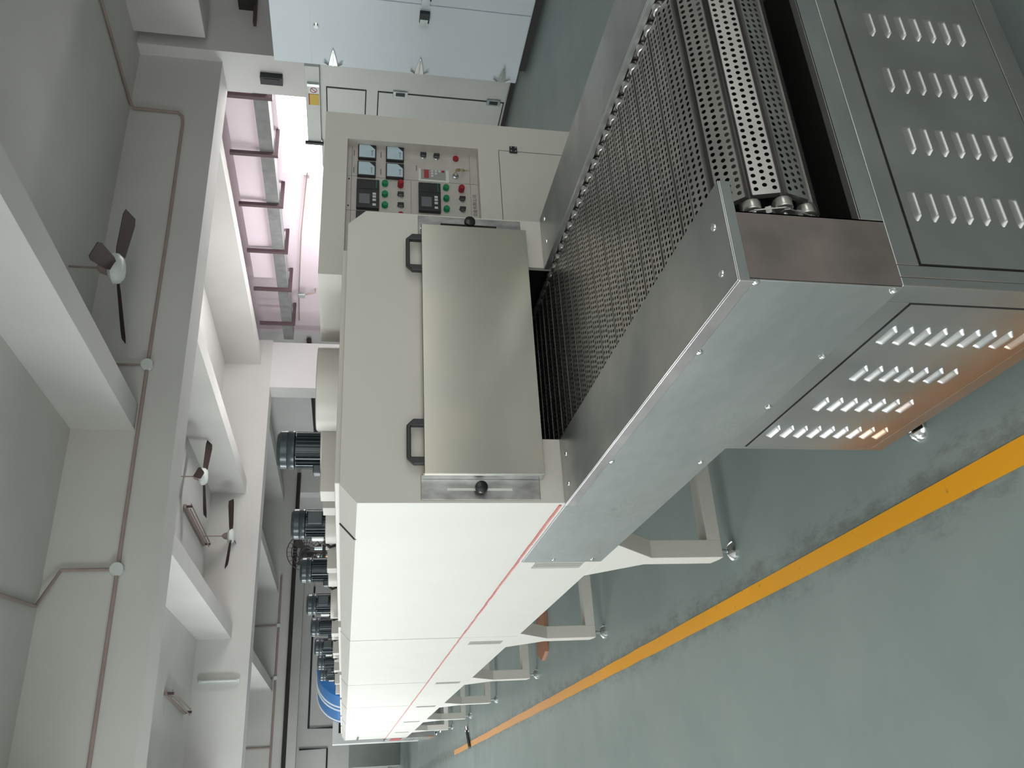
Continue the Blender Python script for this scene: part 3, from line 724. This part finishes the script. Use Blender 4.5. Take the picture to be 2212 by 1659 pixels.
b.box(cx0 + 0.012, cx1 - 0.012, cy0 + 0.012, cy1, 1.746, 1.758).box(cx0, cx1, cy1, cy1 + 0.01, 0.10, 1.758)
b.box(cx0 + 0.012, cx1 - 0.012, cy0 + 0.02, cy1, 0.10, 0.12)
for q in ((rx0 - 0.01, rx0), (rx1, rx1 + 0.01)): b.box(q[0], q[1], cy0 + 0.012, ry, rz0, rz1)
b.box(rx0, rx1, cy0 + 0.012, ry, rz1, rz1 + 0.01).box(rx0, rx1, cy0 + 0.012, ry, rz0 - 0.01, rz0)
b.build('cabinet_body', M['paint'], cc)
MB().box(cx0 + 0.05, cx1 - 0.05, cy0 + 0.05, cy1 - 0.05, 0, 0.10).build('plinth', M['iron'], cc)
MB().box(2.053, 2.700, cy0 + 0.001, cy0 + 0.011, 0.553, 0.955).build('lower_door', M['paint'], cc, bevel=0.0015)
MB().box(2.04, 2.71, cy0 + 0.013, cy0 + 0.016, 0.54, 0.97).build('door_gap', M['groove'], cc)
hg = MB().box(2.688, 2.725, cy0 - 0.010, cy0, 0.868, 0.905).build('hinge', M['black'], cc, bevel=0.003)
for dx, dz in ((0.008, 0.008), (0.029, 0.008), (0.008, 0.029), (0.029, 0.029)):
    MB().lathe([(0.0045, 0), (0.003, 0.002)], (2.688 + dx, cy0 - 0.010, 0.868 + dz), 10, (0, -1, 0)).build('hinge_screw', M['chrome'], hg)
ip = MB().box(rx0, rx1, ry, ry + 0.004, rz0, rz1).build('instrument_panel', M['panel'], cc)
gr = MB()
gr.box(rx0, rx1, ry - 0.0006, ry, 1.6335, 1.6350).box(rx0, 2.527, ry - 0.0006, ry, 1.3655, 1.3667).box(2.527, 2.528, ry - 0.0006, ry, rz0, rz1)
gr.box(rx0, rx1, ry - 0.0006, ry, 1.0905, 1.0915).box(2.335, 2.336, ry - 0.0006, ry, rz0, rz1)
gr.build('engraved_line', M['groove'], ip)
def meter(x, z):
    m_ = MB().box(x - 0.041, x + 0.041, ry - 0.018, ry, z - 0.041, z + 0.041).build('panel_meter', M['black'], ip, bevel=0.002)
    # scale: cut corner at lower right of the dial
    MB().prism([(x - 0.036, z + 0.036), (x + 0.036, z + 0.036), (x + 0.036, z - 0.012), (x + 0.012, z - 0.036), (x - 0.036, z - 0.036)][::-1], ry - 0.0192, ry - 0.018, 'y').build('meter_face', M['meter'], m_)
    MB().box(x - 0.026, x + 0.004, ry - 0.0200, ry - 0.0192, z - 0.024, z - 0.0215).box(x + 0.002, x + 0.004, ry - 0.0200, ry - 0.0192, z - 0.029, z - 0.0165).build('needle', M['text'], m_)
for x, z in ((2.662, 1.567), (2.662, 1.440), (2.562, 1.568), (2.562, 1.440)): meter(x, z)
def drive(x, z):
    m_ = MB().box(x - 0.079, x + 0.079, ry - 0.022, ry, z - 0.050, z + 0.050).build('temperature_controller', M['black'], ip, bevel=0.002)
    MB().box(x + 0.024, x + 0.027, ry - 0.0235, ry - 0.022, z - 0.050, z + 0.050).build('cover_joint', M['groove'], m_)
    MB().box(x - 0.058, x - 0.004, ry - 0.0235, ry - 0.022, z - 0.008, z + 0.038).build('screen', M['screen'], m_)
    MB().box(x + 0.030, x + 0.074, ry - 0.0235, ry - 0.022, z - 0.039, z - 0.036).build('green_stripe', M['green_btn'], m_)
    for dx in (-0.002, -0.018, -0.036, -0.062):
        MB().box(x + dx - 0.006, x + dx + 0.006, ry - 0.024, ry - 0.022, z - 0.036, z - 0.021).build('keypad_key', M['key'], m_)
drive(2.418, 1.560); drive(2.423, 1.283); drive(2.24, 1.560); drive(2.24, 1.283)
def button(x, z, m, name='push_button', L=0.02, r=0.014):
    o = MB().lathe([(r, 0), (r, L * 0.85), (r * 0.86, L)], (x, ry, z), 24, (0, -1, 0)).build(name, M[m], ip, smooth=True)
    return o
for x in (2.491, 2.431, 2.370, 2.31, 2.25): button(x, 1.484, 'green_btn')
for x in (2.491, 2.430, 2.370, 2.31, 2.25): button(x, 1.206, 'green_btn')
button(2.669, 1.156, 'red_btn', L=0.012); button(2.489, 1.414, 'red_btn', L=0.032); button(2.487, 1.135, 'red_btn', L=0.030); button(2.31, 1.414, 'red_btn', L=0.032)
for x, z in ((2.672, 1.309), (2.671, 1.247), (2.433, 1.414), (2.373, 1.414), (2.432, 1.133), (2.373, 1.133)):
    o = MB().lathe([(0.016, 0), (0.016, 0.004), (0.014, 0.006)], (x, ry, z), 20, (0, -1, 0)).build('selector_switch', M['chrome'], ip, smooth=True)
    MB().box(x - 0.005, x + 0.005, ry - 0.026, ry - 0.006, z - 0.014, z + 0.014).build('switch_lever', M['black'], o, bevel=0.002)
kp = MB().box(2.524, 2.596, ry - 0.004, ry, 1.190, 1.332).build('keypad', M['cabwhite'], ip, bevel=0.001)
MB().box(2.536, 2.592, ry - 0.007, ry - 0.004, 1.206, 1.320).build('keypad_face', M['aisle'], kp)
MB().box(2.540, 2.588, ry - 0.0085, ry - 0.007, 1.284, 1.306).build('digital_display', M['redlab'], kp)
for r_, row in enumerate((1.268, 1.251, 1.234)):
    for c_ in range(3 - r_): MB().box(2.578 - c_ * 0.015, 2.589 - c_ * 0.015, ry - 0.0085, ry - 0.007, row - 0.005, row + 0.006).build('key', M['key'], kp)
MB().box(2.578, 2.589, ry - 0.0085, ry - 0.007, 1.212, 1.224).build('key', M['red_btn'], kp)
kl = MB().lathe([(0.015, 0), (0.015, 0.006), (0.009, 0.008), (0.009, 0.018)], (2.567, ry, 1.160), 20, (0, -1, 0)).build('key_lock', M['zinc'], ip, smooth=True)
MB().box(2.5655, 2.5685, ry - 0.05, ry - 0.018, 1.156, 1.164).lathe([(0.010, 0), (0.010, 0.003)], (2.567, ry - 0.045, 1.150), 16, (1, 0, 0)).build('key_blade', M['brass'], kl)
MB().lathe([(0.009, 0), (0.009, 0.002)], (2.580, ry - 0.03, 1.128), 16, (0, -1, 0)).box(2.578, 2.582, ry - 0.032, ry - 0.030, 1.100, 1.124).build('spare_key', M['brass'], kl)
# printed company name along the lower edge of the panel
def text_mesh(body, name, size, loc, rot, m, parent):
    cu = bpy.data.curves.new(name, 'FONT'); cu.body = body; cu.size = size; cu.align_x = 'CENTER'; cu.align_y = 'CENTER'; cu.extrude = 0.0003
    tmp = bpy.data.objects.new('tmp_text', cu); COL.objects.link(tmp)
    bpy.context.view_layer.update()
    me = bpy.data.meshes.new_from_object(tmp.evaluated_get(bpy.context.evaluated_depsgraph_get()))
    bpy.data.objects.remove(tmp)
    me.materials.clear(); me.materials.append(m); o = bpy.data.objects.new(name, me); COL.objects.link(o)
    o.parent = parent; r0 = root_loc(parent); o.location = [loc[k] - r0[k] for k in range(3)]; o.rotation_euler = rot
    return o
text_mesh('设备有限公司', 'printed_text', 0.021, (2.405, ry - 0.0008, 1.0725), (PI / 2, 0, 0), M['text'], ip)
for x, z in ((2.662, 1.625), (2.562, 1.625), (2.662, 1.503), (2.562, 1.503), (2.6, 1.34)):
    MB().box(x - 0.016, x + 0.016, ry - 0.0008, ry, z - 0.002, z + 0.002).build('printed_caption', M['text'], ip)
for z in (1.634,):
    for x in (2.51, 2.36): MB().lathe([(0.004, 0), (0.003, 0.003)], (x, ry, 1.645), 10, (0, -1, 0)).build('panel_screw', M['iron'], ip)

# ================================================================== MACHINES ON THE RIGHT
m1 = thing('machine_cabinet', 'tall pale blue-white machine cabinet with chrome latches, at the right edge', 'cabinet', (6.9, 4.6, 0))
MB().box(6.30, 7.6, 3.2, 6.02, 0.09, 2.42).build('cabinet_body', M['bluewhite'], m1, bevel=0.004)
MB().box(6.40, 7.5, 3.3, 5.95, 0.0, 0.09).build('plinth', M['iron'], m1)
for ya_, yb_ in ((5.205, 6.0), (3.3, 5.195)):
    MB().box(6.285, 6.30, ya_, yb_, 0.10, 2.075).build('door', M['bluewhite'], m1, bevel=0.003)
for z in (1.872, 1.056, 0.245):
    l_ = MB().prism([(5.99, z - 0.045), (5.99, z + 0.045), (5.90, z + 0.030), (5.81, z + 0.010), (5.785, z), (5.81, z - 0.010), (5.90, z - 0.030)], 6.268, 6.285, 'x').build('latch', M['chrome'], m1, bevel=0.003)
    MB().box(6.262, 6.268, 5.83, 5.99, z - 0.006, z + 0.006).build('latch_rib', M['zinc'], l_)
    for s in (-1, 1): MB().cyl((6.272, 5.985, z + s * 0.045), (6.262, 5.945, z + s * 0.085), 0.010, n=10).build('latch_ear', M['chrome'], l_)
for yc in (5.32, 5.08):
    o = MB().box(6.245, 6.285, yc - 0.06, yc + 0.05, 1.015, 1.105).build('door_handle', M['black'], m1, bevel=0.005)
    MB().box(6.235, 6.245, yc + 0.0, yc + 0.09, 1.03, 1.10).build('handle_plate', M['zinc'], o)
MB().lathe([(0.03, 0), (0.02, 0.02)], (6.285, 5.55, 2.02), 12, (-1, 0, 0)).build('bolt', M['chrome'], m1)
MB().cyl((6.5, 5.9, 0.0), (6.5, 5.9, 0.1), 0.03).build('caster', M['blackrub'], m1)

m2 = thing('machine_housing', 'grey-white machine housing with recessed side panels, behind the blue-white cabinet', 'cabinet', (7.2, 7.0, 0))
MB().box(6.62, 7.7, 6.10, 7.9, 0.06, 2.025).build('housing_body', M['cabwhite'], m2, bevel=0.03, seg=4)
MB().box(6.72, 7.6, 6.2, 7.8, 0.0, 0.06).build('plinth', M['iron'], m2)
pb = MB()
for z0_, z1_ in ((1.56, 1.95), (0.10, 1.42)):
    pb.box(6.612, 6.622, 6.62, 7.8, z0_, z1_)
pb.build('side_panel', M['cabwhite'], m2, bevel=0.003)
gb = MB()
for z0_, z1_ in ((1.56, 1.95), (0.10, 1.42)):
    gb.box(6.616, 6.6215, 6.605, 6.62, z0_ - 0.012, z1_ + 0.012).box(6.616, 6.6215, 6.62, 7.8, z0_ - 0.012, z0_).box(6.616, 6.6215, 6.62, 7.8, z1_, z1_ + 0.012)
gb.build('panel_gap', M['groove'], m2)
for z0_, z1_ in ((1.12, 1.275), (0.13, 0.28)):
    o = MB().box(6.600, 6.612, 6.575, 6.655, z0_, z1_).build('panel_latch', M['zinc'], m2, bevel=0.003)
    MB().box(6.597, 6.600, 6.59, 6.635, z0_ + 0.03, z1_ - 0.03).build('latch_slot', M['black'], o)
tb = thing('roof_box', 'flat grey metal box with warning labels on top of the machine housing', 'box', (7.0, 6.9, 2.025))
MB().box(6.60, 7.5, 6.34, 7.47, 2.026, 2.172).build('box_body', M['cabwhite'], tb, bevel=0.004)
MB().box(6.593, 6.600, 6.60, 6.70, 2.035, 2.14).build('warning_label', M['white'], tb)
sg_ = MB()
for q in range(24):
    a0, a1 = 2 * PI * q / 24, 2 * PI * (q + 1) / 24
    pt = lambda a, r_: (6.65 + r_ * math.cos(a), 2.088 + r_ * math.sin(a))
    sg_.prism([pt(a0, 0.029), pt(a0, 0.036), pt(a1, 0.036), pt(a1, 0.029)], 6.591, 6.593, 'x')
sg_.prism([(6.65 - 0.024, 2.088 + 0.019), (6.65 - 0.019, 2.088 + 0.024), (6.65 + 0.024, 2.088 - 0.019), (6.65 + 0.019, 2.088 - 0.024)], 6.591, 6.593, 'x')
sg_.build('prohibition_sign', M['redlab'], tb)
MB().box(6.593, 6.600, 6.71, 6.86, 2.035, 2.13).build('warning_label', M['yellowlab'], tb)
MB().box(6.592, 6.600, 6.71, 6.86, 2.13, 2.142).build('label_header', M['redlab'], tb)
MB().box(6.57, 6.60, 6.55, 6.58, 2.03, 2.15).build('side_bracket', M['zinc'], tb)
MB().box(6.57, 6.60, 7.42, 7.45, 2.0, 2.20).build('corner_bar', M['black'], tb)

sp_ = thing('wall_speaker', 'small dark box fixed on the left face of the nearest white column, below the beam', 'speaker', (7.8, 7.7, 2.66))
MB().box(7.72, 7.80, 7.65, 7.77, 2.53, 2.79).build('speaker_body', M['black'], sp_, bevel=0.005)
MB().box(7.715, 7.72, 7.67, 7.75, 2.56, 2.76).build('speaker_grille', M['iron'], sp_)

fl_ = thing('floodlight', 'small grey floodlight on an arm on the pink wall', 'lamp', (9.4, 14.9, 2.5))
MB().box(9.20, 9.28, 14.88, 15.02, 2.62, 2.76).build('lamp_head', M['zinc'], fl_, bevel=0.01)
MB().tube([(9.4, 14.95, 2.42), (9.3, 14.95, 2.42), (9.25, 14.95, 2.62)], 0.018, 8).build('arm', M['conduit'], fl_)
tag(MB().box(9.33, 9.40, 11.35, 11.5, 2.28, 2.42).build('switch_box', M['cabwhite'], None, bevel=0.004), 'small grey switch box at the edge of the bright opening', 'switch box')

# dark equipment frame top right
ht = thing('wall_heater', 'dark hooded fixture on the front of the nearest white column', 'fixture', (8.7, 7.39, 2.9))
MB().box(8.50, 8.95, 7.15, 7.39, 2.86, 3.06).build('fixture_body', M['iron'], ht)
MB().prism([(8.24, 2.84), (8.24, 2.875), (8.95, 2.90), (8.95, 2.86)], 7.30, 7.38, 'y').build('side_arm', M['bracket'], ht)

# ================================================================== FAR END
bl = thing('blue_blower', 'large round blue blower drum with bolted rim rising behind the oven', 'blower', (1.85, 17.2, 0))
c_ = Vector((2.22, 17.0, 1.54)); ax_ = Vector((-0.36, 0.933, 0)); sx_ = Vector((0.933, 0.36, 0))
MB().lathe([(0.30, 0), (0.55, 0.0), (0.60, 0.03), (0.60, 1.1), (0.55, 1.2)], c_, 48, ax_).build('drum', M['blue'], bl, smooth=True)
MB().lathe([(0.31, -0.01), (0.31, 0.0)], c_, 32, ax_).build('inlet', M['iron'], bl)
for k in (0.42, 0.56, 1.0):
    MB().lathe([(0.600, k), (0.614, k + 0.01), (0.614, k + 0.035), (0.600, k + 0.045)], c_, 48, ax_).build('rim_band', M['white'], bl, smooth=True)
for k in range(20):
    a = 2 * PI * k / 20
    MB().lathe([(0.013, 0), (0.008, 0.012)], c_ + sx_ * (0.40 * math.cos(a)) + Vector((0, 0, 0.40 * math.sin(a))), 8, -ax_).build('bolt', M['chrome'], bl)
MB().box(1.92, 2.6, 16.9, 18.1, 0, 0.95).build('stand', M['iron'], bl)

def at(px, py, Y):
    """point on the plane y=Y for a position in the hall as measured from the station point"""
    c = Vector(((1659 - py - 829.5) / 1799.11, (px - 1106) / 1799.11, 1.0))
    d = rt * c.x + dn * c.y + fw * c.z
    return Vector((0, 0, 1.6)) + d * (Y / d.y)
# pedestal fan behind the oven
p = Vector((1.98, 14.6, 2.36))
p = at(662, 1192, 11.5)
pf = thing('pedestal_fan', 'dark pedestal fan with round cage standing behind the oven', 'fan', (p.x, p.y, 0))
cg = MB()
for r_ in (0.06, 0.13, 0.20, 0.26):
    pts = [(p.x + r_ * math.cos(2 * PI * k / 28), p.y, p.z + r_ * math.sin(2 * PI * k / 28)) for k in range(29)]
    cg.tube(pts, 0.006, 5)
for k in range(12):
    a = PI * k / 12; cg.cyl((p.x - 0.26 * math.cos(a), p.y, p.z - 0.26 * math.sin(a)), (p.x + 0.26 * math.cos(a), p.y, p.z + 0.26 * math.sin(a)), 0.004, n=5)
cg.build('cage', M['iron'], pf)
MB().lathe([(0.09, 0), (0.10, 0.1), (0.06, 0.18)], (p.x, p.y, p.z), 20, (0, 1, 0)).build('motor_housing', M['blackrub'], pf, smooth=True)
for k in range(3):
    a = 2 * PI * k / 3 + 0.4
    MB().add([(p.x, p.y - .02, p.z), (p.x + .22 * math.cos(a), p.y - .03, p.z + .22 * math.sin(a)), (p.x + .22 * math.cos(a + .7), p.y + .01, p.z + .22 * math.sin(a + .7)), (p.x, p.y - .03, p.z - .01)], [(0, 1, 2), (0, 2, 3), (0, 1, 3), (1, 2, 3)]).build('blade', M['iron'], pf)
MB().cyl((p.x, p.y + 0.08, 0.03), (p.x, p.y + 0.08, p.z), 0.02, n=12).build('pole', M['iron'], pf)
MB().lathe([(0.22, 0), (0.22, 0.02), (0.03, 0.05)], (p.x, p.y + 0.08, 0), 24).build('base', M['iron'], pf)
# signal tower
q = at(700, 1206, 12.5)
sgt = thing('signal_tower', 'stack light with green, orange and red segments behind the oven', 'signal lamp', (q.x, q.y, 0))
MB().cyl((q.x, q.y, 0), (q.x, q.y, q.z - 0.10), 0.015, n=12).build('pole', M['zinc'], sgt)
zz = q.z - 0.10
for nm, mm, h in (('red_lens', 'redlab', 0.05), ('spacer', 'white', 0.012), ('orange_lens', 'orange', 0.05), ('spacer', 'white', 0.012), ('green_lens', 'green_btn', 0.05), ('spacer', 'white', 0.02)):
    MB().cyl((q.x, q.y, zz), (q.x, q.y, zz + h), 0.035, n=20).build(nm, M[mm], sgt, smooth=True); zz += h
MB().cyl((q.x, q.y, zz), (q.x, q.y, zz + 0.06), 0.035, n=20).build('cap', M['blackrub'], sgt)
# clamp stand with cable, brown plank, floor items
q = at(700, 1185, 10.8)
cl = thing('clamp_stand', 'grey clamp stand with a curved black cable behind the oven', 'stand', (q.x, q.y, 0))
MB().cyl((q.x, q.y, 0), (q.x, q.y, q.z + 0.12), 0.02, n=10).build('pole', M['zinc'], cl)
MB().box(q.x - 0.14, q.x + 0.05, q.y - 0.02, q.y + 0.02, q.z - 0.02, q.z + 0.02).build('clamp', M['iron'], cl)
MB().box(q.x - 0.14, q.x + 0.14, q.y - 0.14, q.y + 0.14, 0, 0.02).build('foot_plate', M['iron'], cl)
MB().tube([(q.x, q.y, q.z + 0.1), (q.x + 0.02, q.y, q.z + 0.22), (q.x - 0.05, q.y, q.z + 0.30), (q.x - 0.16, q.y + 0.05, q.z + 0.30)], 0.014, 8).build('cable', M['blackrub'], cl, smooth=True)
tag(MB().prism([(1.34, 7.02), (1.26, 6.76), (0.95, 6.80), (0.90, 6.95), (0.96, 7.10)], 0.0, 0.03, 'z').build('wooden_board', M['wood'], None, bevel=0.002), 'reddish brown board lying on the floor under the oven', 'board')
br = thing('black_bar', 'thin black bar with chrome end lying across the yellow line', 'bar', (0.55, 11.6, 0))
MB().cyl((0.46, 11.52, 0.02), (0.67, 11.74, 0.02), 0.018, n=10).build('bar', M['black'], br)
MB().cyl((0.67, 11.74, 0.02), (0.72, 11.79, 0.02), 0.022, n=10).build('end_cap', M['chrome'], br)

# far wall equipment
def far_box(name, x0, x1, y0, y1, z0, z1, m, label, cat, extra=None):
    t_ = thing(name, label, cat, ((x0 + x1) / 2, (y0 + y1) / 2, z0))
    MB().box(x0, x1, y0, y1, z0, z1).build('body', M[m], t_, bevel=0.01)
    if extra: extra(t_)
    return t_
a = at(722, 1600, 20); b_ = at(735, 1560, 20)
far_box('electrical_cabinet', a.x - 0.1, b_.x + 0.25, 19.6, 20.0, 0, at(718, 1590, 19.6).z, 'cabwhite', 'grey cabinet with a dark window standing beyond the oven end', 'cabinet',
        lambda t_: (MB().box(a.x + 0.12, b_.x + 0.1, 19.58, 19.6, 1.45, 1.72).build('window_pane', M['dark'], t_), MB().box(a.x + 0.12, b_.x + 0.1, 19.58, 19.6, 0.3, 1.2).build('door', M['paint'], t_)))
far_box('workbench', -1.2, 0.15, 24.0, 25.0, 0.0, 1.1, 'aisle', 'dark grey equipment box at the far end left of the oven', 'equipment')
far_box('red_trolley', 0.25, 0.42, 22.5, 23.1, 0.0, 0.5, 'redlab', 'small red trolley box by the far end', 'trolley')
far_box('far_cabinet', 0.7, 1.5, 26.5, 27.3, 0.0, 1.45, 'aisle', 'grey-brown cabinet against the far background', 'cabinet')
far_box('white_door_unit', 1.6, 3.2, 28.5, 29.2, 0.0, 1.9, 'wall', 'off-white unit beyond the cabinet with dark window', 'cabinet')
conduit([(2.3, 33.95, 2.0), (2.3, 33.95, 2.9), (7.5, 33.95, 2.9)], 0.035, 'black conduit frame on the far wall', 'iron')
conduit([(-2.0, 33.95, 2.2), (1.6, 33.95, 2.2), (1.6, 33.95, 3.2)], 0.03, 'dark conduit on the left part of the far wall', 'iron')
struct('door_1', MB().box(-3.6, -0.6, 33.9, 34.0, 0, 2.4), M['aisle'], 'grey door in the far wall')
